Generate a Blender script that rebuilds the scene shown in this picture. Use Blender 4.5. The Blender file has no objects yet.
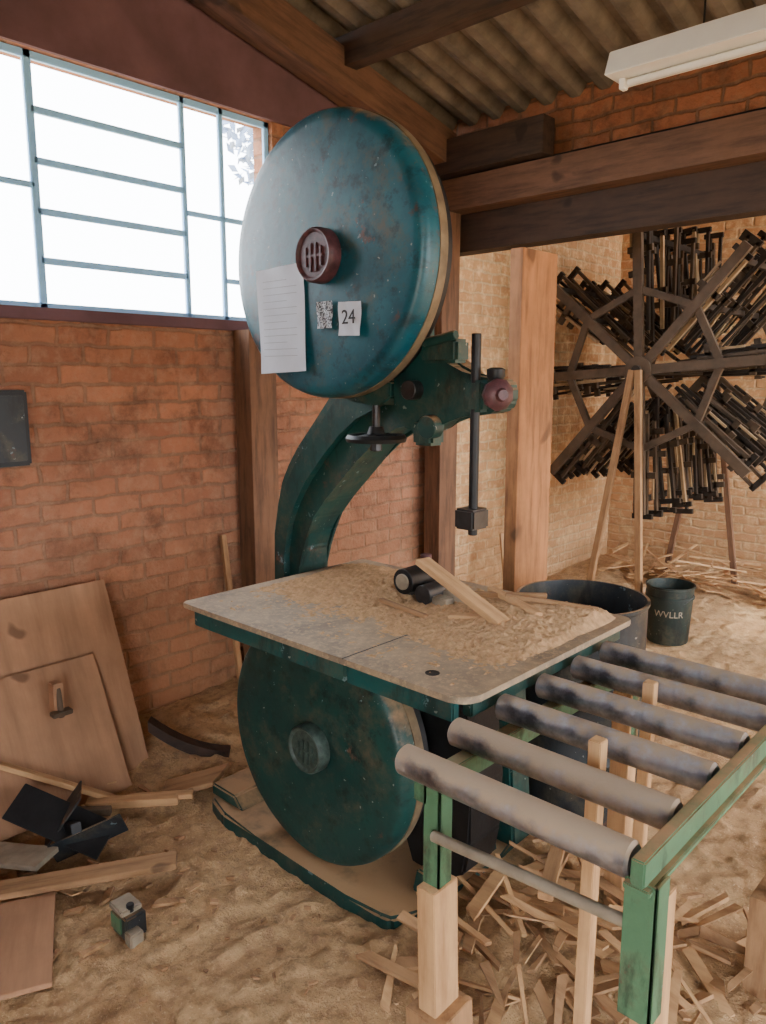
import bpy, bmesh, math, random
from mathutils import Vector, Matrix, noise
random.seed(7)
S=bpy.context.scene
COL=S.collection

# ---------------------------------------------------------------- materials
def srgb(r,g,b):
    f=lambda c:(c/255/12.92) if c/255<=0.04045 else ((c/255+0.055)/1.055)**2.4
    return (f(r),f(g),f(b),1)
def newmat(name):
    m=bpy.data.materials.new(name); m.use_nodes=True
    nt=m.node_tree; b=nt.nodes['Principled BSDF']
    return m,nt,b
def N(nt,t,**k):
    n=nt.nodes.new(t)
    for a,v in k.items(): setattr(n,a,v)
    return n
def L(nt,a,b): nt.links.new(a,b)
def coords(nt,scale=(1,1,1)):
    tc=N(nt,'ShaderNodeTexCoord'); mp=N(nt,'ShaderNodeMapping')
    mp.inputs['Scale'].default_value=scale
    L(nt,tc.outputs['Object'],mp.inputs['Vector']); return mp.outputs['Vector']
def noise_n(nt,vec,scale,detail=6,rough=.6):
    n=N(nt,'ShaderNodeTexNoise'); n.inputs['Scale'].default_value=scale
    n.inputs['Detail'].default_value=detail; n.inputs['Roughness'].default_value=rough
    L(nt,vec,n.inputs['Vector']); return n.outputs['Fac']
def ramp(nt,fac,stops):
    r=N(nt,'ShaderNodeValToRGB'); e=r.color_ramp.elements
    while len(e)<len(stops): e.new(.5)
    for i,(p,c) in enumerate(stops):
        e[i].position=p; e[i].color=c
    L(nt,fac,r.inputs['Fac']); return r.outputs['Color']
def mix(nt,fac,a,b,mode='MIX'):
    m=N(nt,'ShaderNodeMix',data_type='RGBA',blend_type=mode)
    for s,v in ((0,fac),(6,a),(7,b)):
        if hasattr(v,'links'): L(nt,v,m.inputs[s])
        else: m.inputs[s].default_value=v
    return m.outputs[2]
def bump(nt,b,h,st=.3,dist=.01):
    n=N(nt,'ShaderNodeBump'); n.inputs['Strength'].default_value=st; n.inputs['Distance'].default_value=dist
    L(nt,h,n.inputs['Height']); L(nt,n.outputs['Normal'],b.inputs['Normal'])
W=(1,1,1,1); K=(0,0,0,1)
def G(v): return (v,v,v,1)
def m_plain(name,c,rough=.6,metal=0,var=.25,scale=8,bst=.15,stretch=(1,1,1)):
    m,nt,b=newmat(name); v=coords(nt,stretch)
    f=noise_n(nt,v,scale)
    d=tuple(x*(1-var) for x in c[:3])+(1,); l=tuple(min(1,x*(1+var)) for x in c[:3])+(1,)
    L(nt,ramp(nt,f,[(.3,d),(.7,l)]),b.inputs['Base Color'])
    b.inputs['Roughness'].default_value=rough; b.inputs['Metallic'].default_value=metal
    bump(nt,b,noise_n(nt,v,scale*8),bst,.004); return m
def dustmask(nt,lo=.35,hi=.75,scale=9,up=.5):
    g=N(nt,'ShaderNodeNewGeometry'); sx=N(nt,'ShaderNodeSeparateXYZ'); L(nt,g.outputs['Normal'],sx.inputs[0])
    f=noise_n(nt,coords(nt),scale,8,.65)
    mu=N(nt,'ShaderNodeMath',operation='MULTIPLY_ADD'); L(nt,sx.outputs['Z'],mu.inputs[0]); mu.inputs[1].default_value=up; L(nt,f,mu.inputs[2])
    return ramp(nt,mu.outputs[0],[(lo,K),(hi,W)])
DUST=srgb(168,134,98)
def m_paint(name,c,c2,rough=.38,dlo=.75,dhi=1.1,up=.45,specks=True,stain=srgb(84,76,58),chip=0.0):
    m,nt,b=newmat(name); v=coords(nt)
    f=noise_n(nt,v,4.2,8,.68)
    col=ramp(nt,f,[(.32,c),(.66,c2)])
    if specks:
        n3=noise_n(nt,v,5,9,.78)
        col=mix(nt,ramp(nt,n3,[(.50,K),(.68,G(.8))]),col,stain)
        n4=noise_n(nt,coords(nt,(1,1,.35)),13,7,.7)
        col=mix(nt,ramp(nt,n4,[(.52,K),(.64,G(.7))]),col,tuple(x*.28 for x in c[:3])+(1,))
        n6=noise_n(nt,v,7,9,.75)
        col=mix(nt,ramp(nt,n6,[(.61-chip,K),(.66-chip,G(.7))]),col,srgb(92,58,46))
        n2=noise_n(nt,v,15,8,.7)
        col=mix(nt,ramp(nt,n2,[(.655-chip,K),(.67-chip,G(.8))]),col,srgb(112,134,140))
        n5=noise_n(nt,v,48,3,.5)
        col=mix(nt,ramp(nt,n5,[(.715,K),(.735,G(.7))]),col,srgb(146,148,140))
    dm=dustmask(nt,dlo,dhi,7,up)
    col=mix(nt,dm,col,DUST)
    L(nt,col,b.inputs['Base Color'])
    rr=N(nt,'ShaderNodeMapRange'); L(nt,f,rr.inputs[0]); rr.inputs[3].default_value=rough-.1; rr.inputs[4].default_value=rough+.28
    L(nt,rr.outputs[0],b.inputs['Roughness'])
    bump(nt,b,noise_n(nt,v,28,6),.22,.004); return m
def m_wood(name,c,dark,rough=.75,scale=3,grime=.45):
    m,nt,b=newmat(name); v=coords(nt,(1,9,9))
    f=noise_n(nt,v,scale,8,.65); f2=noise_n(nt,coords(nt),2.2,6,.7); f3=noise_n(nt,coords(nt),5,2,.4)
    col=ramp(nt,f,[(.3,dark),(.52,c),(.75,tuple(min(1,x*1.25) for x in c[:3])+(1,))])
    col=mix(nt,ramp(nt,f2,[(.42,K),(.70,G(grime))]),col,tuple(x*.8 for x in dark[:3])+(1,))
    col=mix(nt,ramp(nt,f3,[(.70,K),(.74,G(.7))]),col,tuple(x*.4 for x in dark[:3])+(1,))
    L(nt,col,b.inputs['Base Color']); b.inputs['Roughness'].default_value=rough
    bump(nt,b,f,.3,.004); return m
def m_brick(name,axis,c1,c2,mortar,dirt,zdirt=True,bw=.235,bh=.085,ms=.012,wob=.04,stain=.8):
    m,nt,b=newmat(name)
    tc=N(nt,'ShaderNodeTexCoord'); sp=N(nt,'ShaderNodeSeparateXYZ'); L(nt,tc.outputs['Object'],sp.inputs[0])
    cb=N(nt,'ShaderNodeCombineXYZ'); L(nt,sp.outputs[axis],cb.inputs[0]); L(nt,sp.outputs['Z'],cb.inputs[1])
    nz=N(nt,'ShaderNodeTexNoise'); nz.inputs['Scale'].default_value=8; nz.inputs['Detail'].default_value=6; L(nt,tc.outputs['Object'],nz.inputs['Vector'])
    ad=N(nt,'ShaderNodeVectorMath',operation='SCALE'); L(nt,nz.outputs['Color'],ad.inputs[0]); ad.inputs['Scale'].default_value=wob
    a2=N(nt,'ShaderNodeVectorMath',operation='ADD'); L(nt,cb.outputs[0],a2.inputs[0]); L(nt,ad.outputs[0],a2.inputs[1])
    br=N(nt,'ShaderNodeTexBrick'); L(nt,a2.outputs[0],br.inputs['Vector'])
    br.inputs['Color1'].default_value=c1; br.inputs['Color2'].default_value=c2; br.inputs['Mortar'].default_value=mortar
    br.inputs['Scale'].default_value=1; br.inputs['Brick Width'].default_value=bw; br.inputs['Row Height'].default_value=bh
    br.inputs['Mortar Size'].default_value=ms; br.inputs['Mortar Smooth'].default_value=.7; br.inputs['Bias'].default_value=-.1
    n1=noise_n(nt,tc.outputs['Object'],2.2,9,.72)
    col=mix(nt,ramp(nt,n1,[(.38,K),(.68,G(.85))]),br.outputs['Color'],dirt)
    n2=noise_n(nt,tc.outputs['Object'],14,6,.7)
    col=mix(nt,ramp(nt,n2,[(.48,K),(.68,G(.55))]),col,tuple(min(1,x*1.7) for x in mortar[:3])+(1,))
    n5=noise_n(nt,tc.outputs['Object'],5,8,.75)
    col=mix(nt,ramp(nt,n5,[(.50,K),(.70,G(stain))]),col,tuple(x*.42 for x in dirt[:3])+(1,))
    if zdirt:
        mr=N(nt,'ShaderNodeMapRange'); L(nt,sp.outputs['Z'],mr.inputs[0]); mr.inputs[1].default_value=1.1; mr.inputs[2].default_value=0; mr.inputs[3].default_value=0; mr.inputs[4].default_value=.5
        col=mix(nt,mr.outputs[0],col,srgb(160,122,86))
    L(nt,col,b.inputs['Base Color']); b.inputs['Roughness'].default_value=.92
    n3=noise_n(nt,tc.outputs['Object'],60,5)
    hm=N(nt,'ShaderNodeMath',operation='MULTIPLY_ADD'); L(nt,br.outputs['Fac'],hm.inputs[0]); hm.inputs[1].default_value=-1.0; L(nt,n3,hm.inputs[2])
    bump(nt,b,hm.outputs[0],.7,.012); return m

M={}
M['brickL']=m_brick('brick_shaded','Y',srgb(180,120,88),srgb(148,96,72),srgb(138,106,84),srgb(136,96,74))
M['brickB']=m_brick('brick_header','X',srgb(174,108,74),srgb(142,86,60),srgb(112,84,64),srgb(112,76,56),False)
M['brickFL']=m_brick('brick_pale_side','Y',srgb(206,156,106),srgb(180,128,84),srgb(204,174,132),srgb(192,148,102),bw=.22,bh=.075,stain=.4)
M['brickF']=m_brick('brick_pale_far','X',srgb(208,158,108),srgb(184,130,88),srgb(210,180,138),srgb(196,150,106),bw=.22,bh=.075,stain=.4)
def m_floor():
    m,nt,b=newmat('sawdust_floor'); v=coords(nt)
    f=noise_n(nt,v,1.5,8,.65); f2=noise_n(nt,v,22,8,.75); f3=noise_n(nt,v,120,4,.7); f4=noise_n(nt,v,5,6,.7)
    col=ramp(nt,f,[(.3,srgb(188,148,106)),(.5,srgb(212,172,124)),(.72,srgb(228,192,144))])
    col=mix(nt,ramp(nt,f4,[(.48,K),(.70,G(.6))]),col,srgb(158,120,84))
    col=mix(nt,ramp(nt,f2,[(.38,G(.55)),(.52,K)]),col,srgb(136,102,70))
    col=mix(nt,ramp(nt,f3,[(.58,K),(.66,G(.6))]),col,srgb(238,210,166))
    L(nt,col,b.inputs['Base Color']); b.inputs['Roughness'].default_value=.95
    a=N(nt,'ShaderNodeMath',operation='ADD'); L(nt,f2,a.inputs[0]); L(nt,f3,a.inputs[1])
    bump(nt,b,a.outputs[0],.8,.025); return m
M['floor']=m_floor()
M['ground']=m_plain('dirt_ground',srgb(190,168,134),.95,0,.2,2)
M['teal']=m_paint('teal_machine_paint',srgb(3,58,72),srgb(14,92,106),.30,.78,1.2,.35,chip=.015)
M['rimgreen']=m_paint('table_rim_paint',srgb(3,62,64),srgb(10,84,82),.4,.8,1.2,.4)
M['green']=m_paint('dark_green_machine_paint',srgb(3,44,44),srgb(9,66,60),.42,.68,1.05,.5)
M['greenR']=m_paint('faded_green_paint',srgb(58,96,70),srgb(88,128,94),.5,.70,1.1,.4)
M['rimworn']=m_plain('worn_rim',srgb(116,100,76),.6,.2,.4,14)
M['black']=m_plain('black_iron',srgb(30,31,33),.5,.4,.4,12)
M['darkmetal']=m_plain('grimy_steel',srgb(70,72,74),.42,.8,.35,14)
M['galv']=m_plain('dusty_pipe',srgb(146,134,116),.6,.3,.3,14)
M['red']=m_plain('maroon_medallion',srgb(76,44,48),.5,0,.6,40)
M['grn_med']=m_plain('green_medallion',srgb(62,78,72),.5,.2,.5,40)
M['paper']=m_plain('paper_sheet',srgb(194,200,212),.6,0,.08,10,.05)
M['faint']=m_plain('faded_print',srgb(156,162,172),.7,0,.1)
M['ink']=m_plain('black_ink',srgb(40,40,45),.7,0,.1)
M['whitepaint']=m_plain('white_enamel',srgb(232,232,228),.4,0,.06,5)
M['tube']=m_plain('glass_tube',srgb(225,225,220),.2,0,.02)
M['windowframe']=m_plain('haze_blue_frame',srgb(146,204,255),.5,0,.05)  # blue haze of the window light is put into the frame colour
M['wood']=m_wood('fresh_pine',srgb(198,158,112),srgb(160,118,80))
M['wood2']=m_wood('weathered_wood',srgb(166,128,90),srgb(116,84,56))
M['woodor']=m_wood('orange_pine_board',srgb(166,112,68),srgb(112,72,42),.7,3,.6)
M['woodd']=m_wood('dark_roof_timber',srgb(68,50,40),srgb(36,28,24))
M['woodp']=m_wood('old_post_timber',srgb(118,84,60),srgb(76,52,38))
M['woodr']=m_wood('reddish_beam',srgb(110,80,62),srgb(74,52,42))
M['ply']=m_wood('dusty_plywood',srgb(172,130,98),srgb(144,106,78),.85,1.2)
M['lintel']=m_plain('lintel_plaster',srgb(98,72,78),.9,0,.3,3)
M['roof']=m_plain('fibre_cement_sheet',srgb(108,98,86),.85,0,.5,5,.2)
M['drum']=m_paint('black_drum_paint',srgb(18,24,28),srgb(30,38,44),.45,.8,1.1,.4,True)
M['pail']=m_paint('dark_green_pail',srgb(18,34,32),srgb(28,46,42),.45,.9,1.2,.3,True)
M['sawdust']=m_plain('loose_sawdust',srgb(186,150,110),.98,0,.3,50,.9)
M['leaf']=m_plain('leaf',srgb(120,140,170),.7,0,.2,4)
M['rack']=m_plain('rusty_clamp_steel',srgb(46,38,31),.6,.3,.45,9)
M['rackm']=m_plain('dusty_clamp_steel',srgb(80,65,50),.6,.3,.45,9)
M['rackf']=m_plain('rack_frame_channel',srgb(86,70,54),.6,.2,.35,9)
M['rackglint']=m_plain('glint_clamp_bar',srgb(158,132,98),.5,.2,.3,9)  # pale tan colour stands in for highlights on the rack bars
def m_table():
    m,nt,b=newmat('dusty_cast_table'); v=coords(nt)
    f=noise_n(nt,v,4,8,.7); f2=noise_n(nt,v,60,5,.7)
    col=ramp(nt,f,[(.3,srgb(108,96,84)),(.5,srgb(144,126,104)),(.72,srgb(176,150,118))])
    col=mix(nt,ramp(nt,f2,[(.5,K),(.62,G(.6))]),col,srgb(188,160,124))
    L(nt,col,b.inputs['Base Color']); b.inputs['Roughness'].default_value=.6
    bump(nt,b,f2,.3,.004); return m
M['table']=m_table()
def m_roller(name,lo,hi,a,c,d=srgb(160,140,118)):
    m,nt,b=newmat(name); v=coords(nt)
    f=noise_n(nt,v,12,6,.6)
    base=ramp(nt,f,[(.35,a),(.6,c)])
    dm=dustmask(nt,lo,hi,14,.3)
    L(nt,mix(nt,dm,base,d),b.inputs['Base Color'])
    inv=N(nt,'ShaderNodeMath',operation='SUBTRACT'); inv.inputs[0].default_value=1; L(nt,dm,inv.inputs[1])
    mm=N(nt,'ShaderNodeMath',operation='MULTIPLY'); L(nt,inv.outputs[0],mm.inputs[0]); mm.inputs[1].default_value=.75; L(nt,mm.outputs[0],b.inputs['Metallic'])
    mr=N(nt,'ShaderNodeMapRange'); L(nt,dm,mr.inputs[0]); mr.inputs[3].default_value=.3; mr.inputs[4].default_value=.9; L(nt,mr.outputs[0],b.inputs['Roughness'])
    bump(nt,b,noise_n(nt,v,90,4),.3,.003); return m
M['rollD']=m_roller('dusty_roller_steel',.44,.70,srgb(92,90,92),srgb(156,154,158))
M['rollS']=m_roller('worn_roller_steel',.58,.84,srgb(76,80,88),srgb(160,166,178))
def m_qr():
    m,nt,b=newmat('qr_print'); v=coords(nt)
    w=N(nt,'ShaderNodeTexVoronoi',distance='CHEBYCHEV'); w.inputs['Scale'].default_value=260; w.inputs['Randomness'].default_value=.15; L(nt,v,w.inputs['Vector'])
    sp=N(nt,'ShaderNodeSeparateColor'); L(nt,w.outputs['Color'],sp.inputs[0])
    L(nt,ramp(nt,sp.outputs[0],[(.49,srgb(70,72,78)),(.51,srgb(170,178,186))]),b.inputs['Base Color']); return m
M['qr']=m_qr()

# ---------------------------------------------------------------- helpers
def empty(name,loc):
    e=bpy.data.objects.new(name,None); e.location=loc; e.empty_display_size=.1; COL.objects.link(e); return e
def finish(name,bm,mat,parent=None,mw=None,smooth=False,origin=True):
    me=bpy.data.meshes.new(name); 
    bmesh.ops.recalc_face_normals(bm,faces=bm.faces)
    bm.to_mesh(me); bm.free()
    me.materials.append(M[mat] if isinstance(mat,str) else mat)
    o=bpy.data.objects.new(name,me); COL.objects.link(o)
    if smooth:
        for p in me.polygons: p.use_smooth=True
        try: me.set_sharp_from_angle(angle=math.radians(38))
        except Exception: pass
    if mw is None and origin and len(me.vertices):
        xs=[v.co for v in me.vertices]
        c=Vector([(min(a[i] for a in xs)+max(a[i] for a in xs))/2 for i in range(3)])
        me.transform(Matrix.Translation(-c)); mw=Matrix.Translation(c)
    if mw is not None: o.matrix_world=mw
    if parent:
        o.parent=parent; o.matrix_parent_inverse=Matrix.Translation(parent.location).inverted()
    return o
def bmbox(bm,lo,hi,bev=0):
    r=bmesh.ops.create_cube(bm,size=1)
    for v in r['verts']:
        v.co=Vector([lo[i]+(v.co[i]+.5)*(hi[i]-lo[i]) for i in range(3)])
    if bev>0:
        es={e for v in r['verts'] for e in v.link_edges}
        bmesh.ops.bevel(bm,geom=list(es),offset=bev,segments=2,affect='EDGES')
def box(name,lo,hi,mat,parent=None,bev=.003,origin=True):
    bm=bmesh.new(); bmbox(bm,lo,hi,bev); return finish(name,bm,mat,parent,origin=origin)
def frame_to(p0,p1,up=(0,0,1)):
    p0=Vector(p0);p1=Vector(p1); x=(p1-p0).normalized(); u=Vector(up)
    if abs(x.dot(u))>.98: u=Vector((0,1,0))
    y=u.cross(x).normalized(); z=x.cross(y)
    m=Matrix((x,y,z)).transposed().to_4x4(); m.translation=(p0+p1)/2
    return m
def plank(name,p0,p1,w,t,mat,parent=None,up=(0,0,1),bev=.002,jag=0):
    l=(Vector(p1)-Vector(p0)).length
    bm=bmesh.new(); bmbox(bm,(-l/2,-w/2,-t/2),(l/2,w/2,t/2),bev)
    if jag:
        for v in bm.verts:
            if v.co.x>l/2-.01: v.co.x+=jag*(v.co.y/w)
    return finish(name,bm,mat,parent,frame_to(p0,p1,up))
def lathe(name,prof,base,axis,mat,parent=None,seg=64):
    bm=bmesh.new(); rings=[]
    for r,h in prof:
        if r<1e-6: rings.append([bm.verts.new((0,0,h))])
        else: rings.append([bm.verts.new((r*math.cos(2*math.pi*i/seg),r*math.sin(2*math.pi*i/seg),h)) for i in range(seg)])
    for a,b in zip(rings,rings[1:]):
        if len(a)==1 and len(b)==1: continue
        for i in range(seg):
            j=(i+1)%seg
            if len(a)==1: bm.faces.new((a[0],b[i],b[j]))
            elif len(b)==1: bm.faces.new((a[i],b[0],a[j]))
            else: bm.faces.new((a[i],b[i],b[j],a[j]))
    q=Vector((0,0,1)).rotation_difference(Vector(axis).normalized())
    mw=Matrix.Translation(Vector(base))@q.to_matrix().to_4x4()
    return finish(name,bm,mat,parent,mw,True)
def cyl(name,p0,p1,r,mat,parent=None,seg=28,ch=.002):
    d=Vector(p1)-Vector(p0); l=d.length; ch=min(ch,r*.3)
    return lathe(name,[(0,0),(r-ch,0),(r,ch),(r,l-ch),(r-ch,l),(0,l)],p0,d,mat,parent,seg)
def extr(name,pts,axis,a,b,mat,parent=None,bev=.006):
    bm=bmesh.new()
    def P(p,t): return (p[0],t,p[1]) if axis=='Y' else ((p[0],p[1],t) if axis=='Z' else (t,p[0],p[1]))
    v0=[bm.verts.new(P(p,a)) for p in pts]; v1=[bm.verts.new(P(p,b)) for p in pts]
    n=len(pts); bm.faces.new(v0); bm.faces.new(list(reversed(v1)))
    for i in range(n): bm.faces.new((v0[i],v0[(i+1)%n],v1[(i+1)%n],v1[i]))
    if bev: bmesh.ops.bevel(bm,geom=list(bm.edges),offset=bev,segments=2,affect='EDGES',clamp_overlap=True)
    bmesh.ops.triangulate(bm,faces=[f for f in bm.faces if len(f.verts)>4])
    return finish(name,bm,mat,parent)
def text(name,body,size,mw,mat,parent,bend=None,depth=.0008):
    c=bpy.data.curves.new(name,'FONT'); c.body=body; c.size=size; c.align_x='CENTER'; c.align_y='CENTER'; c.extrude=depth
    t=bpy.data.objects.new(name+'_t',c); COL.objects.link(t); bpy.context.view_layer.update()
    me=bpy.data.meshes.new_from_object(t.evaluated_get(bpy.context.evaluated_depsgraph_get())); bpy.data.objects.remove(t)
    if bend:
        for v in me.vertices:
            th=v.co.x/bend; rr=bend+v.co.z
            v.co=Vector((rr*math.sin(th),v.co.y,rr*math.cos(th)-bend))
    me.materials.clear(); me.materials.append(M[mat])
    o=bpy.data.objects.new(name,me); COL.objects.link(o); o.matrix_world=mw
    if parent: o.parent=parent; o.matrix_parent_inverse=Matrix.Translation(parent.location).inverted()
    return o
def smoothpoly(pts,it=2):
    for _ in range(it):
        q=[]
        for i,p in enumerate(pts):
            n=pts[(i+1)%len(pts)]
            q.append((p[0]*.75+n[0]*.25,p[1]*.75+n[1]*.25)); q.append((p[0]*.25+n[0]*.75,p[1]*.25+n[1]*.75))
        pts=q
    return pts

# ---------------------------------------------------------------- camera
cd=bpy.data.cameras.new('camera'); cam=bpy.data.objects.new('camera',cd); COL.objects.link(cam)
cam.location=(0,0,1.7); cam.rotation_euler=(math.radians(90-9.76),0,math.radians(43.05))
cd.sensor_fit='VERTICAL'; cd.sensor_height=36; cd.lens=26.96; cd.clip_start=.02
S.camera=cam

# ---------------------------------------------------------------- shell
XL=-3.33; YB=4.1; YF=6.7; XR=3.2; YK=-1.6
def roofz(y): return 3.24+.23*(YB-y)
def floorh(x,y):
    h=-.018+.02*noise.noise((x*1.3,y*1.3,0))+.012*noise.noise((x*6,y*6,3))
    for cx,cy,s,a in ((-3.1,1.9,.35,.07),(-3.2,2.6,.4,.08),(-1.15,1.95,.3,.05),(-2.0,1.35,.18,.02),(-2.6,6.3,.8,.12),(-.2,2.9,.6,.05),(-.95,1.7,.25,.03),(-2.7,2.9,.5,.05),(-1.35,1.25,.2,.035),(-1.7,.9,.3,.02),(-1.0,1.0,.2,.03)):
        h+=a*math.exp(-((x-cx)**2+(y-cy)**2)/(2*s*s))
    h+=.026*max(0,noise.noise((x*13,y*13,7)))+.020*max(0,noise.noise((x*27,y*27,9)))
    return h
bm=bmesh.new(); nx,ny=420,520; x0,x1,y0,y1=XL-.02,XR,YK,YF+.02
g=[[bm.verts.new((x0+(x1-x0)*i/nx,y0+(y1-y0)*j/ny,floorh(x0+(x1-x0)*i/nx,y0+(y1-y0)*j/ny))) for j in range(ny+1)] for i in range(nx+1)]
for i in range(nx):
    for j in range(ny): bm.faces.new((g[i][j],g[i+1][j],g[i+1][j+1],g[i][j+1]))
finish('floor',bm,'floor',smooth=True,origin=False)
box('ground',(-40,-40,-.3),(40,40,-.1),'ground',bev=0,origin=False)
WY0,WY1,WZ0,WZ1=.55,2.72,2.0,3.02
bm=bmesh.new()
XO=XL-.16
bmbox(bm,(XO,YK,-.1),(XL,YB,WZ0)); bmbox(bm,(XO,YK,WZ0),(XL,WY0,WZ1)); bmbox(bm,(XO,WY1,WZ0),(XL,YB,WZ1))
r=bmesh.ops.create_cube(bm,size=1)
for v in r['verts']:
    top=v.co.z>0; y=YK if v.co.y<0 else YB
    v.co=Vector((XO if v.co.x<0 else XL,y,roofz(y)-.02 if top else WZ1))
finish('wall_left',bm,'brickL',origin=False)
bm=bmesh.new()
bmbox(bm,(XR,YK,-.1),(XR+.16,YB,.9)); bmbox(bm,(XR,YK,2.6),(XR+.16,YB,3.2)); bmbox(bm,(XR,YK,.9),(XR+.16,.6,2.6)); bmbox(bm,(XR,3.6,.9),(XR+.16,YB,2.6))
r=bmesh.ops.create_cube(bm,size=1)
for v in r['verts']:
    top=v.co.z>0; y=YK if v.co.y<0 else YB
    v.co=Vector((XR if v.co.x<0 else XR+.16,y,roofz(y)-.0 if top else 3.2))
finish('blocker_wall_right',bm,'brickL',origin=False)  # unseen wall added to hold back daylight, opening sized for the light
bm=bmesh.new()
bmbox(bm,(XO,YK-.16,-.1),(.2,YK,4.55)); bmbox(bm,(2.2,YK-.16,-.1),(XR+.16,YK,4.55)); bmbox(bm,(.2,YK-.16,2.5),(2.2,YK,4.55))
finish('blocker_wall_front',bm,'brickB',origin=False)  # unseen wall added behind the camera, door narrowed to darken front surfaces
extr('trim_lintel',[(-.2,WZ1),(YB-.1,WZ1),(YB-.1,roofz(YB-.1)-.06),(2.6,3.52),(-.2,3.52)],'X',XL,XL+.02,'lintel',None,0)
box('trim_sill',(XL-.02,WY0-.1,WZ0-.05),(XL+.035,WY1+.1,WZ0),'lintel',bev=.004)
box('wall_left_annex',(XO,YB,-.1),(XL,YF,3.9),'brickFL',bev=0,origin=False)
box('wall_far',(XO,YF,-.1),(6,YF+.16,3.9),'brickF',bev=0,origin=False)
bm=bmesh.new(); bmbox(bm,(XL,YB,2.93),(XR,YB+.14,3.98)); finish('wall_back_header',bm,'brickB',origin=False)
box('blocker_ceiling_annex',(XO,YB+.0,3.98),(1.2,YF+.16,4.03),'roof',bev=0,origin=False)  # unseen cover added over the annex to cut the sky light there
plank('header_beam',(XL,YB-.03,2.84),(XR,YB-.03,2.84),.17,.19,'woodr')
plank('header_beam.001',(XL,YB+.1,2.63),(XR,YB+.1,2.63),.14,.23,'woodd')
plank('corner_post',(XL+.13,YB-.11,-.03),(XL+.13,YB-.11,2.74),.13,.18,'woodp')
plank('corner_post.001',(3.0,YB-.11,-.03),(3.0,YB-.11,2.74),.13,.18,'woodp')
# window
w=empty('window_1',(XL-.06,(WY0+WY1)/2,WZ0))
xw=XL-.04
def wb(n,a,b,t=.03): box(n,(xw-.01,a[0],a[1]),(xw+.01,b[0],b[1]),'windowframe',w,.003)
wb('frame_bottom',(WY0,WZ0),(WY1,WZ0+.025)); wb('frame_top',(WY0,WZ1-.03),(WY1,WZ1))
wb('frame_side_1',(WY0,WZ0),(WY0+.03,WZ1)); wb('frame_side_2',(WY1-.03,WZ0),(WY1,WZ1))
for i,(y,t) in enumerate(((.74,.03),(1.48,.034),(2.2,.026),(2.42,.026))): wb('mullion_%d'%i,(y-t/2,WZ0),(y+t/2,WZ1))
for i,z in enumerate((2.2,2.4,2.6,2.8)): wb('pane_bar_%d'%i,(1.48,z-.014),(2.2,z+.014))
for i,(a,b,z) in enumerate(((.74,1.48,2.5),(2.2,2.42,2.5),(2.42,WY1,2.5),(2.42,WY1,2.2))): wb('side_bar_%d'%i,(a,z-.012),(b,z+.012))
# roof
bm=bmesh.new(); n=520; ya,yb=YK-.2,YB; xa,xb=XO-.15,XR+.3
A=[];B=[]
for i in range(n+1):
    x=xa+(xb-xa)*i/n; ph=(x/.178)%1; z=.028*max(-1,min(1,1.6*math.sin(2*math.pi*ph)))
    A.append(bm.verts.new((x,ya,roofz(ya)+z+.05))); B.append(bm.verts.new((x,yb,roofz(yb)+z+.05)))
for i in range(n): bm.faces.new((A[i],A[i+1],B[i+1],B[i]))
ro=finish('ceiling',bm,'roof',origin=False); md=ro.modifiers.new('thick','SOLIDIFY'); md.thickness=.008
for i,y in enumerate((.4,1.75,3.1)):
    plank('roof_purlin' if i==0 else 'roof_purlin.%03d'%i,(XL,y,roofz(y)-.065),(XR,y,roofz(y)-.065),.09,.15,'woodd')
def rafter(n,x,w,h,dz,mat):
    p0=(x,YK,roofz(YK)-dz); p1=(x,YB-.1,roofz(YB-.1)-dz); return plank(n,p0,p1,w,h,mat)
rafter('roof_rafter',XL+.12,.16,.2,.16,'woodr')
rafter('roof_rafter.001',1.2,.1,.16,.2,'woodd')
plank('wall_plate_timber',(XL+.02,YB-.12,3.05),(-2.45,YB-.12,3.05),.12,.2,'woodd')
cyl('conduit_pipe',(XL+.1,YB-.05,2.949),(3.1,YB-.05,2.949),.014,'black')
fl=empty('fluorescent_lamp',(-1.1,3.2,3.0))
extr('housing',[(3.10,2.93),(3.30,2.93),(3.26,3.03),(3.14,3.03)],'X',-1.66,-.38,'whitepaint',fl,.004)
cyl('tube',(-1.60,3.2,2.913),(-.44,3.2,2.913),.014,'tube',fl)
for i,x in enumerate((-1.62,-.42)): box('socket_%d'%i,(x-.012,3.18,2.89),(x+.012,3.22,2.935),'whitepaint',fl)
for i,x in enumerate((-1.3,-.6)): cyl('hanger_%d'%i,(x,3.2,3.02),(x,3.2,roofz(3.2)+.03),.004,'black',fl,8)

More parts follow.
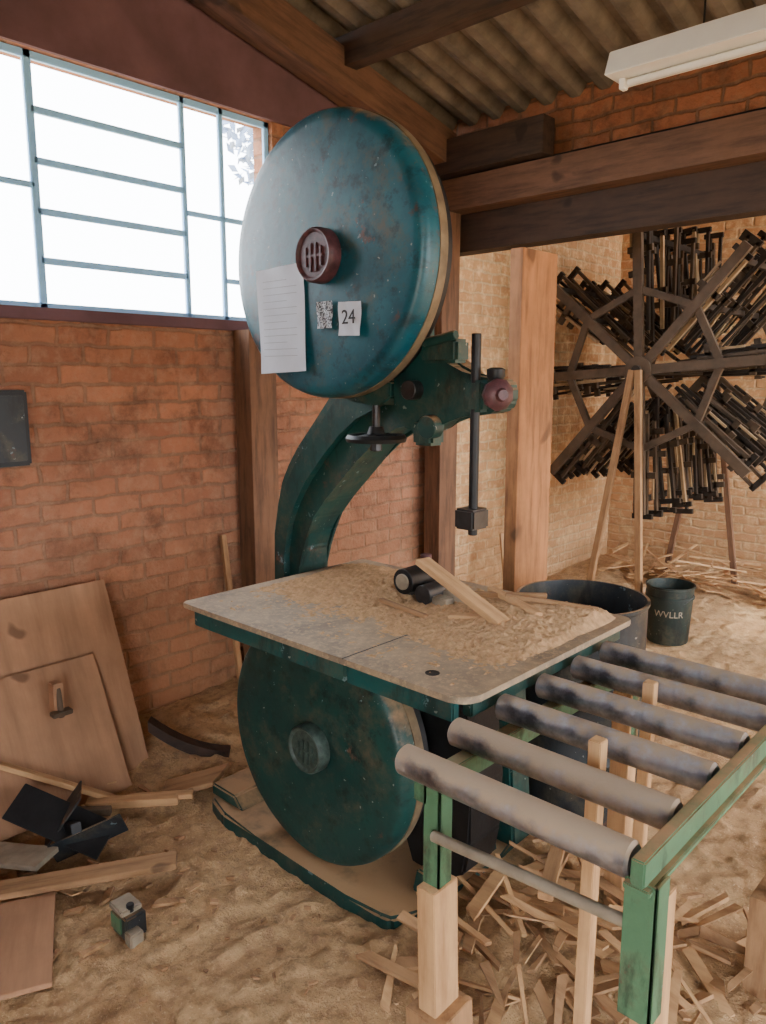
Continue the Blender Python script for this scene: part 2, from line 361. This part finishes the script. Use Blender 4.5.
# ---------------------------------------------------------------- band saw
CX=-1.85
bs=empty('band_saw',(CX,1.9,0))
def wheel(pref,cz,r,mat,med,yf,CX):
    lathe(pref+'_cover',[(0,0),(r*.5,.0),(r*.9,.004),(r*.955,.006),(r*.985,.016),(r,.034),(r,.085),(r-.012,.09),(0,.09)],(CX,yf,cz),(0,1,0),mat,bs,128)
    lathe(pref+'_rim_edge',[(r-.02,.070),(r+.003,.070),(r+.004,.09),(r+.003,.104),(r-.02,.104)],(CX,yf,cz),(0,1,0),'rimworn',bs,128)
    lathe(pref+'_rim',[(0,0),(r-.05,0),(r-.012,.0),(r-.01,.035),(r-.03,.04),(0,.03)],(CX,yf+.104,cz),(0,1,0),'black',bs,96)
    mx=CX+.025
    lathe(pref+'_medallion',[(0,.0),(.05,.0),(.066,.0),(.070,-.006),(.076,-.008),(.082,.0),(.083,.015),(.083,.04)],(mx,yf-.037,cz),(0,1,0),med,bs,48)
    for k,(dx,hh) in enumerate(((-.034,.034),(-.012,.05),(.012,.05),(.034,.034))):
        box(pref+'_emblem_bar_%d'%k,(mx+dx-.006,yf-.043,cz-hh),(mx+dx+.006,yf-.035,cz+hh*.7),med,bs,.002)
    box(pref+'_emblem_cross',(mx-.045,yf-.042,cz-.008),(mx+.045,yf-.035,cz+.002),med,bs,.002)
    cyl(pref+'_axle',(CX,yf+.14,cz),(CX,2.16,cz),.045,'darkmetal',bs)
wheel('upper_wheel',2.078,.434,'teal','red',1.68,CX); wheel('lower_wheel',.487,.427,'green','grn_med',1.60,-1.84)
fr=[(-2.44,.05),(-2.48,.3),(-2.50,.8),(-2.49,1.15),(-2.43,1.34),(-2.3,1.47),(-2.12,1.66),(-2.0,1.80),(-1.86,1.84),(-1.68,1.80),(-1.52,1.72),(-1.48,1.60),(-1.66,1.56),(-1.86,1.54),(-2.05,1.36),(-2.22,1.20),(-2.32,1.06),(-2.345,.9),(-2.34,.72),(-2.12,.62),(-1.62,.6),(-1.45,.4),(-1.42,.05)]
extr('c_frame',smoothpoly(fr,1),'Y',2.0,2.16,'green',bs,.012)
extr('frame_rib',smoothpoly([(-2.42,.06),(-2.45,.8),(-2.44,1.15),(-2.35,1.34),(-2.14,1.56),(-2.0,1.72),(-1.65,1.72),(-1.63,1.66),(-1.93,1.6),(-2.1,1.47),(-2.3,1.26),(-2.39,1.08),(-2.4,.8),(-2.36,.06)],1),'Y',1.965,2.01,'green',bs,.006)
box('upper_bearing_slide',(CX-.075,1.87,1.62),(CX+.075,2.18,2.14),'green',bs,.012)
extr('base_plate',smoothpoly([(-2.42,1.57),(-2.0,1.56),(-1.50,1.56),(-1.42,1.58),(-1.38,1.75),(-1.38,2.2),(-1.45,2.28),(-2.4,2.28),(-2.5,2.2),(-2.5,1.7)],1),'Z',-.02,.05,'green',bs,.012)
extr('base_foot_left',[(-2.46,.05),(-2.46,.10),(-2.31,.10),(-2.26,.05)],'Y',1.62,1.86,'green',bs,.008)
extr('base_foot_right',[(-1.48,.05),(-1.46,.14),(-1.42,.14),(-1.40,.05)],'Y',1.72,2.1,'green',bs,.008)
extr('lower_body',[(-2.2,.05),(-2.12,.84),(-1.42,.84),(-1.36,.05)],'Y',2.14,2.26,'green',bs,.01)
extr('belt_guard',smoothpoly([(-1.62,.08),(-1.62,.8),(-1.34,.8),(-1.30,.3),(-1.34,.08)],1),'Y',1.80,1.98,'black',bs,.01)
TXs=-1.74
cyl('tension_screw',(TXs,1.83,1.5),(TXs,1.83,1.68),.013,'darkmetal',bs)
lathe('tension_handwheel',[(0,.0),(.03,.0),(.03,.012),(.078,.01),(.085,.0),(.098,.0),(.102,.012),(.094,.024),(.082,.022),(.074,.016),(.03,.026),(.022,.05),(0,.05)],(TXs,1.83,1.50),(0,0,1),'black',bs,48)
cyl('handwheel_nut',(TXs,1.83,1.47),(TXs,1.83,1.505),.02,'darkmetal',bs,8)
extr('screw_lug',smoothpoly([(TXs-.08,1.62),(TXs-.08,1.72),(TXs+.08,1.72),(TXs+.08,1.62)],1),'Y',1.81,2.02,'green',bs,.006)
extr('guide_bracket',smoothpoly([(-1.66,1.56),(-1.66,1.78),(-1.5,1.80),(-1.42,1.72),(-1.28,1.705),(-1.23,1.70),(-1.23,1.62),(-1.30,1.60),(-1.42,1.60),(-1.5,1.53)],1),'Y',1.82,1.89,'green',bs,.008)
cyl('bracket_bolt_1',(-1.56,1.78,1.67),(-1.56,1.83,1.67),.03,'darkmetal',bs,24)
cyl('bracket_lever',(-1.52,1.81,1.81),(-1.40,1.81,1.83),.014,'green',bs)
box('bracket_top_lug',(-1.54,1.81,1.75),(-1.40,1.88,1.82),'green',bs,.01)
cyl('bracket_pin',(-1.49,1.785,1.56),(-1.49,1.83,1.56),.035,'green',bs)
box('bracket_lower_lug',(-1.57,1.81,1.50),(-1.49,1.88,1.58),'green',bs,.01)
cyl('guide_post',(-1.32,1.80,1.25),(-1.32,1.80,1.83),.014,'black',bs)
box('guide_clamp',(-1.355,1.78,1.61),(-1.285,1.85,1.70),'green',bs,.008)
lathe('clamp_knob',[(0,0),(.03,0),(.042,.008),(.046,.03),(.034,.045),(.02,.05),(.015,.06),(0,.06)],(-1.255,1.80,1.66),(1,-.6,0),'red',bs,9)
lathe('clamp_knob_2',[(0,0),(.02,0),(.026,.01),(.026,.03),(.015,.035),(0,.035)],(-1.265,1.82,1.70),(0,0,1),'black',bs,12)
box('guide_block',(-1.36,1.76,1.27),(-1.29,1.84,1.33),'darkmetal',bs,.006)
TX0,TX1,TY0,TY1,TZ=-2.30,-1.05,1.42,2.33,.93
def rr(x0,x1,y0,y1,rs):
    P=[]
    for (cx,cy,a0,r) in ((x0+rs[0],y0+rs[0],180,rs[0]),(x1-rs[1],y0+rs[1],270,rs[1]),(x1-rs[2],y1-rs[2],0,rs[2]),(x0+rs[3],y1-rs[3],90,rs[3])):
        for k in range(7):
            a=math.radians(a0+15*k); P.append((cx+r*math.cos(a),cy+r*math.sin(a)))
    return P
extr('table_plate',rr(TX0,TX1,TY0,TY1,(.02,.06,.03,.02)),'Z',TZ-.018,TZ,'table',bs,.003)
box('table_rim_front_1',(TX0+.06,TY0+.012,TZ-.075),(-1.487,TY0+.04,TZ-.018),'rimgreen',bs,.004)
box('table_rim_front_2',(-1.48,TY0+.012,TZ-.075),(TX1-.05,TY0+.04,TZ-.018),'rimgreen',bs,.004)
box('table_rim_right',(TX1-.05,TY0+.05,TZ-.065),(TX1-.02,TY1-.05,TZ-.018),'green',bs,.004)
box('table_rim_left',(TX0+.06,TY0+.02,TZ-.075),(TX0+.085,TY1-.05,TZ-.018),'green',bs,.004)
box('table_rim_back',(TX0+.06,TY1-.05,TZ-.075),(TX1-.05,TY1-.02,TZ-.018),'green',bs,.004)
box('table_support',(-2.1,2.1,.80),(-1.4,2.25,TZ-.018),'green',bs,.01)
box('blade_slot',(-1.485,TY0+.0,TZ-.002),(-1.481,1.78,TZ+.0008),'black',bs,0)
cyl('table_hole',(-1.23,1.51,TZ-.003),(-1.23,1.51,TZ+.001),.02,'black',bs,24,.0005)
bm=bmesh.new(); nx,ny=280,210; gx0,gx1,gy0,gy1=-2.27,-1.08,1.45,2.31
def dh(x,y):
    e=min(x-gx0,gx1-x,y-gy0,gy1-y); 
    h=.001
    for cx,cy,sx,sy,a in ((-1.98,1.95,.18,.16,.024),(-1.75,2.08,.25,.1,.026),(-1.3,2.02,.13,.17,.04),(-1.15,2.2,.1,.08,.034),(-2.1,2.15,.15,.08,.02),(-1.5,1.9,.16,.14,.018),(-1.2,1.85,.08,.12,.016)):
        h+=a*math.exp(-((x-cx)/sx)**2/2-((y-cy)/sy)**2/2)
    h+=.005*noise.noise((x*7,y*7,1))+.006*noise.noise((x*24,y*24,2))+.006*noise.noise((x*60,y*60,4))+.006*noise.noise((x*120,y*120,5))
    return TZ-.007+h*min(1,max(0,e/.04)) - (0 if e>0.001 else .01)
g=[[bm.verts.new((gx0+(gx1-gx0)*i/nx,gy0+(gy1-gy0)*j/ny,dh(gx0+(gx1-gx0)*i/nx,gy0+(gy1-gy0)*j/ny))) for j in range(ny+1)] for i in range(nx+1)]
for i in range(nx):
    for j in range(ny): bm.faces.new((g[i][j],g[i+1][j],g[i+1][j+1],g[i][j+1]))
finish('sawdust_on_table',bm,'sawdust',bs,smooth=True)
box('fence_body',(-1.78,1.98,TZ),(-1.60,2.08,TZ+.07),'darkmetal',bs,.008)
cyl('fence_drum',(-1.70,1.92,TZ+.085),(-1.70,2.05,TZ+.085),.045,'black',bs)
cyl('fence_drum_cap',(-1.70,1.912,TZ+.085),(-1.70,1.922,TZ+.085),.028,'galv',bs)
cyl('fence_roller',(-1.62,1.93,TZ+.05),(-1.62,2.03,TZ+.05),.035,'darkmetal',bs)
cyl('fence_knob',(-1.68,2.02,TZ+.1),(-1.68,2.02,TZ+.17),.02,'red',bs)
box('fence_arm',(-1.62,2.0,TZ+.02),(-1.46,2.03,TZ+.06),'galv',bs,.004)
box('fence_block',(-1.59,1.94,TZ),(-1.53,1.99,TZ+.05),'galv',bs,.004)
plank('cut_stick',(-1.64,1.95,TZ+.165),(-1.27,1.90,TZ+.035),.06,.02,'wood',bs)
plank('cut_stick_2',(-1.5,2.16,TZ+.05),(-1.22,2.02,TZ+.045),.03,.018,'wood',bs)
plank('cut_stick_3',(-1.58,2.05,TZ+.04),(-1.3,2.2,TZ+.055),.025,.015,'wood2',bs)
plank('cut_stick_4',(-1.75,1.86,TZ+.025),(-1.52,1.83,TZ+.02),.02,.012,'wood2',bs)
plank('cut_stick_5',(-1.45,1.86,TZ+.03),(-1.33,1.93,TZ+.035),.03,.012,'wood',bs)
plank('cut_stick_6',(-1.40,2.10,TZ+.06),(-1.12,2.22,TZ+.04),.02,.012,'wood2',bs)
def sheet(name,cx,cz,wd,ht,y,mat,ang=0):
    bm=bmesh.new(); n=8
    vs=[[bm.verts.new((-wd/2+wd*i/n,.003*math.sin(i*1.3+j*.7),-ht/2+ht*j/n)) for j in range(n+1)] for i in range(n+1)]
    for i in range(n):
        for j in range(n): bm.faces.new((vs[i][j],vs[i+1][j],vs[i+1][j+1],vs[i][j+1]))
    return finish(name,bm,mat,bs,Matrix.Translation((cx,y,cz))@Matrix.Rotation(ang,4,'Y'),True)
YW=1.68-1.628
sheet('inspection_sheet',-2.02,1.895,.235,.34,1.618+YW,'paper',math.radians(-2))
for k in range(12):
    wl=.17 if k%3 else .12
    box('sheet_text_line_%d'%k,(-2.02-.085,1.6128+YW,2.02-k*.022),(-2.02-.085+wl,1.6135+YW,2.022-k*.022),'faint',bs,0)
sheet('qr_sticker',-1.81,1.9,.07,.082,1.619+YW,'qr')
sheet('number_sticker',-1.70,1.883,.095,.10,1.619+YW,'paper',math.radians(2))
RX=Matrix.Rotation(math.radians(90),4,'X')
text('number_text','24',.06,Matrix.Translation((-1.70,1.6145+YW,1.886))@RX,'ink',bs)

# ---------------------------------------------------------------- roller conveyor
rc=empty('roller_conveyor',(-.76,1.65,0))
for i,y in enumerate((1.19,1.375,1.57,1.76,1.95,2.125)):
    mt='rollD' if i<2 else 'rollS'
    o=lathe('roller_%d'%i,[(0,0),(.028,0),(.034,.006),(.034,.534),(.028,.54),(0,.54)],(-1.05,y,.872),(1,0,0),mt,rc,40)
    cyl('axle_%d'%i,(-1.06,y,.872),(-.49,y,.872),.01,'darkmetal',rc,12)
box('rail_left',(-1.02,1.19,.785),(-.98,2.22,.838),'greenR',rc,.003)
box('rail_right_web',(-.500,1.15,.852),(-.474,2.34,.902),'greenR',rc,.003)
box('rail_right_lip',(-.512,1.15,.840),(-.464,2.34,.852),'greenR',rc,.002)
box('cross_bar_back',(-1.0,2.15,.78),(-.50,2.175,.82),'greenR',rc,.002)
def leg(k,x0,x1,y0,y1):
    box('leg_%d_a'%k,(x0,y0,.585),(x1,y0+.006,.855),'greenR',rc,.001)
    box('leg_%d_b'%k,(x1-.006,y0,.585),(x1,y1,.855),'greenR',rc,.001)
leg(1,-.99,-.945,1.19,1.235); leg(2,-.515,-.455,1.165,1.215); leg(3,-.99,-.945,2.12,2.165); leg(4,-.51,-.46,2.12,2.165)
cyl('tie_pipe',(-.955,1.18,.73),(-.50,1.18,.757),.012,'galv',rc)
plank('leg_extension_1',(-.955,1.21,.26),(-.965,1.21,.60),.05,.085,'wood',rc)
plank('leg_extension_1b',(-.945,1.22,-.01),(-.955,1.21,.30),.10,.12,'wood2',rc)
plank('leg_extension_2',(-.49,1.26,-.01),(-.49,1.245,.80),.05,.06,'wood',rc)
plank('leg_extension_3',(-.975,2.15,-.01),(-.975,2.14,.76),.06,.06,'wood',rc)
plank('leg_extension_4',(-.495,2.15,.25),(-.495,2.15,.62),.05,.07,'wood',rc)
plank('leg_extension_4b',(-.50,2.15,-.01),(-.50,2.15,.30),.12,.14,'wood2',rc)
plank('prop_1',(-.735,1.47,-.01),(-.728,1.47,.925),.03,.035,'wood',rc)
plank('prop_2',(-.79,1.86,-.01),(-.784,1.862,.925),.03,.03,'wood',rc)
plank('prop_tie',(-.80,1.47,.70),(-.7,1.22,.69),.03,.02,'wood2',rc)

# ---------------------------------------------------------------- drum, bucket
DX,DY=-1.40,2.63
dr=empty('oil_drum',(DX,DY,0))
R=.245
prof=[(0,.0),(R,.0),(R+.005,.01),(R,.03),(R,.28),(R+.008,.30),(R,.32),(R,.58),(R+.008,.60),(R,.62),(R,.865),(R+.007,.872),(R+.007,.885),(R-.004,.885),(R-.006,.86),(R-.008,.05),(0,.04)]
lathe('drum_shell',prof,(DX,DY,-.01),(0,0,1),'drum',dr,64)
bk=empty('paint_bucket',(-1.95,4.85,0))
lathe('pail',[(0,0),(.125,0),(.13,.01),(.145,.30),(.153,.302),(.153,.315),(.147,.318),(.149,.37),(.156,.373),(.156,.385),(.146,.385),(.142,.36),(.12,.03),(0,.03)],(-1.95,4.85,.0),(0,0,1),'pail',bk,48)
dirv=Vector((1.95,-4.85,0)).normalized(); ang=math.atan2(dirv.x,-dirv.y)
mw=Matrix.Translation((-1.95+dirv.x*.1415,4.85+dirv.y*.1415,.21))@Matrix.Rotation(ang,4,'Z')@RX
text('pail_label','WVLLR',.058,mw,'galv',bk,bend=.142)
pts=[]
for k in range(17):
    a=math.pi*k/16; pts.append(Vector((-1.95+.156*math.cos(a),4.85-.156*math.sin(a)*.75,.34-.156*math.sin(a)*.6)))
cu=bpy.data.curves.new('bail_handle','CURVE'); cu.dimensions='3D'; cu.bevel_depth=.003; sp=cu.splines.new('POLY'); sp.points.add(len(pts)-1)
for i,p in enumerate(pts): sp.points[i].co=(p.x,p.y,p.z,1)
cu.materials.append(M['darkmetal']); ho=bpy.data.objects.new('bail_handle',cu); COL.objects.link(ho); ho.parent=bk; ho.matrix_parent_inverse=Matrix.Translation(bk.location).inverted()

# ---------------------------------------------------------------- clamp carrier rack
hx,hz=-2.27,1.765; F0,F1=4.9,6.15
ck=empty('clamp_carrier_rack',(hx,5.5,0))
bmA=bmesh.new(); bmB=bmesh.new(); bmC=bmesh.new(); bmD=bmesh.new()
def addbar(bm,p0,p1,w,t,up):
    l=(Vector(p1)-Vector(p0)).length; m=frame_to(p0,p1,up)
    r=bmesh.ops.create_cube(bm,size=1)
    for v in r['verts']: v.co=m@Vector((v.co.x*l,v.co.y*w,v.co.z*t))
def pt(a,r,y): return (hx+r*math.cos(a),y,hz+r*math.sin(a))
offs=math.radians(4)
rnd=random.Random(11)
for k in range(8):
    a=offs+k*math.pi/4; a2=a+math.pi/4
    for y in (F0,F1):
        addbar(bmC,pt(a,.05,y),pt(a,.96,y),.06,.035,(0,1,0))
        addbar(bmC,pt(a,.52,y+.01),pt(a2,.52,y+.01),.045,.03,(0,1,0))
    for r in (.52,.86):
        addbar(bmA,Vector(pt(a,r,F0)),Vector(pt(a,r,F1)),.035,.035,(0,0,1))
    for j in range(17):
        y=F0+.05+j*(F1-F0-.08)/16
        ja=a+math.radians(rnd.uniform(-3,6)); jo=Vector((-math.sin(ja),0,math.cos(ja)))
        far=rnd.uniform(.86,1.04)
        for sgn in (1,-1):
            s=.038*sgn
            p0=Vector(pt(ja,rnd.uniform(.16,.38),y))+jo*s; p1=Vector(pt(ja,far,y))+jo*s
            addbar(rnd.choice((bmA,bmA,bmA,bmD,bmD,bmB)),p0,p1,.02,.028,(0,1,0))
        addbar(bmA,p1-jo*.02,p1+jo*.12,.035,.028,(0,1,0))
        q=p0.lerp(p1,rnd.uniform(.2,.85)); addbar(bmD,q-jo*.03,q+jo*.14,.04,.028,(0,1,0))
        if j%3==0:
            qq=q+jo*.12; addbar(bmB,qq,qq+Vector((math.cos(ja),0,math.sin(ja)))*.16,.014,.014,(0,1,0))
finish('clamp_arms',bmA,'rack',ck); finish('clamp_bars',bmB,'rackglint',ck); finish('clamp_jaws',bmD,'rackm',ck); finish('octagon_frames',bmC,'rackf',ck)
cyl('hub_shaft',(hx,F0-.06,hz),(hx,F1+.1,hz),.03,'rack',ck); cyl('hub_plate',(hx,F0-.03,hz),(hx,F0-.005,hz),.09,'rackf',ck,32); cyl('hub_plate_2',(hx,F1+.02,hz),(hx,F1+.04,hz),.09,'rack',ck,32)
for k,y in enumerate((F0-.06,F1+.07)):
    for s in (-1,1): plank('stand_leg_%d_%d'%(k,s),(hx+s*.02,y,hz+.0),(hx+s*(.30 if k or s<0 else .13),y,-.02),.04,.04,'wood2' if k==0 else 'woodp',ck,(0,1,0))

# ---------------------------------------------------------------- standing timber
plank('standing_board',(-1.82,2.89,0),(-1.82,2.88,2.23),.06,.27,'woodor',None)
plank('wall_post',(XL+.09,2.50,0),(XL+.09,2.50,1.95),.13,.17,'woodp')
plank('leaning_batten',(XL+.14,2.32,0),(XL+.02,2.31,.9),.025,.03,'wood2')
eb=empty('electrical_box',(XL,1.22,1.5))
box('casing',(XL-.005,1.08,1.35),(XL+.09,1.33,1.66),'black',eb,.008); box('cover',(XL+.09,1.1,1.37),(XL+.1,1.31,1.64),'drum',eb,.004)
plank('plywood_panel',(-2.93,1.14,0),(-3.26,1.14,.80),.95,.018,'ply',None,up=(1,0,.4))
plank('plywood_panel.001',(-2.83,1.10,0),(-3.11,1.10,.52),.74,.018,'ply',None,up=(1,0,.4))
hg=empty('door_latch',(-2.96,1.27,.42))
box('plate',(-2.995,1.22,.36),(-2.94,1.26,.50),'ply',hg,.004); cyl('bolt',(-2.93,1.24,.36),(-2.95,1.24,.48),.012,'rackf',hg); box('tab',(-2.95,1.2,.37),(-2.91,1.28,.39),'rackf',hg,.003)
plank('loose_plank',(-2.94,.92,.30),(-2.72,1.36,.03),.035,.02,'wood')
plank('loose_plank.001',(-2.56,.70,.03),(-2.16,1.27,.07),.08,.022,'wood2')
plank('loose_plank.002',(-2.76,1.24,.05),(-2.53,1.51,.05),.05,.03,'wood')
plank('loose_plank.003',(-2.70,1.38,.04),(-2.50,1.56,.06),.04,.02,'wood')
plank('loose_board',(-2.43,.79,.02),(-2.05,.61,.02),.32,.016,'ply')
plank('loose_board.001',(-2.66,1.52,.03),(-2.50,1.70,.09),.13,.02,'wood2',jag=.06)
plank('loose_board.002',(-2.74,.86,.03),(-2.52,.98,.05),.12,.02,'galv')
sc=empty('scrap_bracket',(-2.6,1.12,0))
plank('bent_sheet_1',(-2.76,0.97,.18),(-2.48,1.18,.04),.14,.006,'black',sc,up=(.5,-.5,1)); plank('bent_sheet_2',(-2.68,1.04,.02),(-2.62,1.16,.20),.14,.006,'drum',sc)
plank('bent_sheet_3',(-2.58,1.02,.02),(-2.46,1.24,.10),.09,.006,'drum',sc,up=(0,1,.4)); plank('scrap_strut',(-2.76,1.12,.02),(-2.50,1.08,.13),.035,.035,'black',sc)
plank('scrap_channel',(-2.80,1.0,.10),(-2.58,1.25,.09),.03,.03,'rackf',sc)
sb=empty('switch_box',(-2.04,1.03,0))
box('body',(-2.085,.99,.0),(-1.995,1.06,.08),'drum',sb,.006); box('body_face',(-2.08,.984,.02),(-2.02,.99,.075),'greenR',sb,.002); box('lid',(-2.09,.985,.08),(-2.01,1.055,.10),'galv',sb,.004); cyl('button',(-2.02,1.02,.085),(-2.02,1.02,.11),.012,'black',sb,16); box('socket',(-2.0,.985,.0),(-1.96,1.03,.045),'galv',sb,.004)
bm=bmesh.new(); rows=[]
for k in range(9):
    t=k/8; x=-2.96+.26*t; y=1.64+.24*t; z=.02+.14*(1-t)**2
    rows.append([bm.verts.new((x+dx,y-dx,z+dz)) for dx,dz in ((-.02,0),(.02,0),(.02,.05),(-.02,.05))])
for a,b in zip(rows,rows[1:]):
    for i in range(4): bm.faces.new((a[i],a[(i+1)%4],b[(i+1)%4],b[i]))
bm.faces.new(rows[0]); bm.faces.new(rows[-1]); finish('curved_offcut',bm,'woodd')

# ---------------------------------------------------------------- wood scraps
def scraps(name,regs,mat):
    bm=bmesh.new()
    for (x0,x1,y0,y1,n,lmin,lmax,hz_,tilt) in regs:
        for _ in range(n):
            for _try in range(20):
                x=random.uniform(x0,x1); y=random.uniform(y0,y1)
                if not ((-2.6<x<-1.3 and 1.48<y<2.35) or math.hypot(x-DX,y-DY)<.32 or math.hypot(x+1.95,y-4.85)<.25 or math.hypot(x+2.04,y-1.03)<.1): break
            l=random.uniform(lmin,lmax); wd=random.uniform(.012,.05)*min(1,l/.06); t=random.uniform(.003,.012)
            z=floorh(x,y)+t/2+.002+random.random()**2*hz_
            m=Matrix.Translation((x,y,z+l*.5*math.sin(tilt)*.3))@Matrix.Rotation(random.uniform(0,6.28),4,'Z')@Matrix.Rotation(random.uniform(-tilt,tilt),4,'Y')@Matrix.Rotation(random.uniform(-tilt,tilt),4,'X')
            r=bmesh.ops.create_cube(bm,size=1); tp=random.uniform(.3,1); sh=random.uniform(-.3,.3)
            for v in r['verts']:
                v.co=m@Vector((v.co.x*l+v.co.y*wd*sh*3,v.co.y*wd*(tp if v.co.x>0 else 1),v.co.z*t))
    return finish(name,bm,mat)
scraps('wood_offcuts',[(-1.3,-.6,1.4,2.3,50,.08,.34,.06,.35),(-.55,.5,1.3,3.0,30,.05,.22,.01,.15),(-3.0,-2.3,.6,1.5,10,.04,.2,.02,.2),(-1.2,.5,3.2,5.6,40,.05,.3,.01,.1)],'wood')
scraps('wood_offcuts.001',[(-1.3,-.5,1.3,2.3,80,.05,.3,.06,.35),(-.6,.6,1.2,3.2,50,.03,.14,.01,.12),(-2.9,-2.0,.7,1.6,26,.02,.14,.02,.2),(-2.4,-1.0,.5,1.5,90,.006,.03,.003,.1),(-1.25,-.7,.9,1.35,10,.05,.12,.01,.2)],'wood2')
scraps('scrap_wood_pile',[(-2.9,.3,5.9,6.3,210,.15,.6,.2,.25)],'wood')
plank('propped_slat',(-2.95,4.5,0),(-3.1,4.6,.6),.05,.03,'wood')

# tree outside
tr=empty('tree',(-7.2,5.7,0))
cyl('trunk',(-7.2,5.7,-.1),(-7.1,5.6,3.2),.12,'woodd',tr)
bm=bmesh.new()
for _ in range(360):
    v=Vector((random.gauss(0,1),random.gauss(0,1),random.gauss(0,1))).normalized()*random.random()**.4
    c=Vector((-7.1,5.85,4.4))+Vector((v.x*.8,v.y*.55,v.z*.8))
    m=Matrix.Translation(c)@Matrix.Rotation(random.uniform(0,6.3),4,Vector((random.random(),random.random(),random.random()+.01)).normalized())
    q=[bm.verts.new(m@Vector(p)) for p in ((-.08,0,0),(0,.04,.01),(.08,0,0),(0,-.04,.01))]; bm.faces.new(q)
finish('foliage',bm,'leaf',tr)

# ---------------------------------------------------------------- light
wd=bpy.data.worlds.new('world'); S.world=wd; wd.use_nodes=True
bg=wd.node_tree.nodes['Background']; bg.inputs['Color'].default_value=(.91,.95,1,1); bg.inputs['Strength'].default_value=15
sd=bpy.data.lights.new('sun','SUN'); sd.energy=5; sd.angle=.05; sd.color=(1,.90,.72)
so=bpy.data.objects.new('sun',sd); COL.objects.link(so)
so.rotation_euler=Vector((-.75,.25,-1)).to_track_quat('-Z','Y').to_euler()
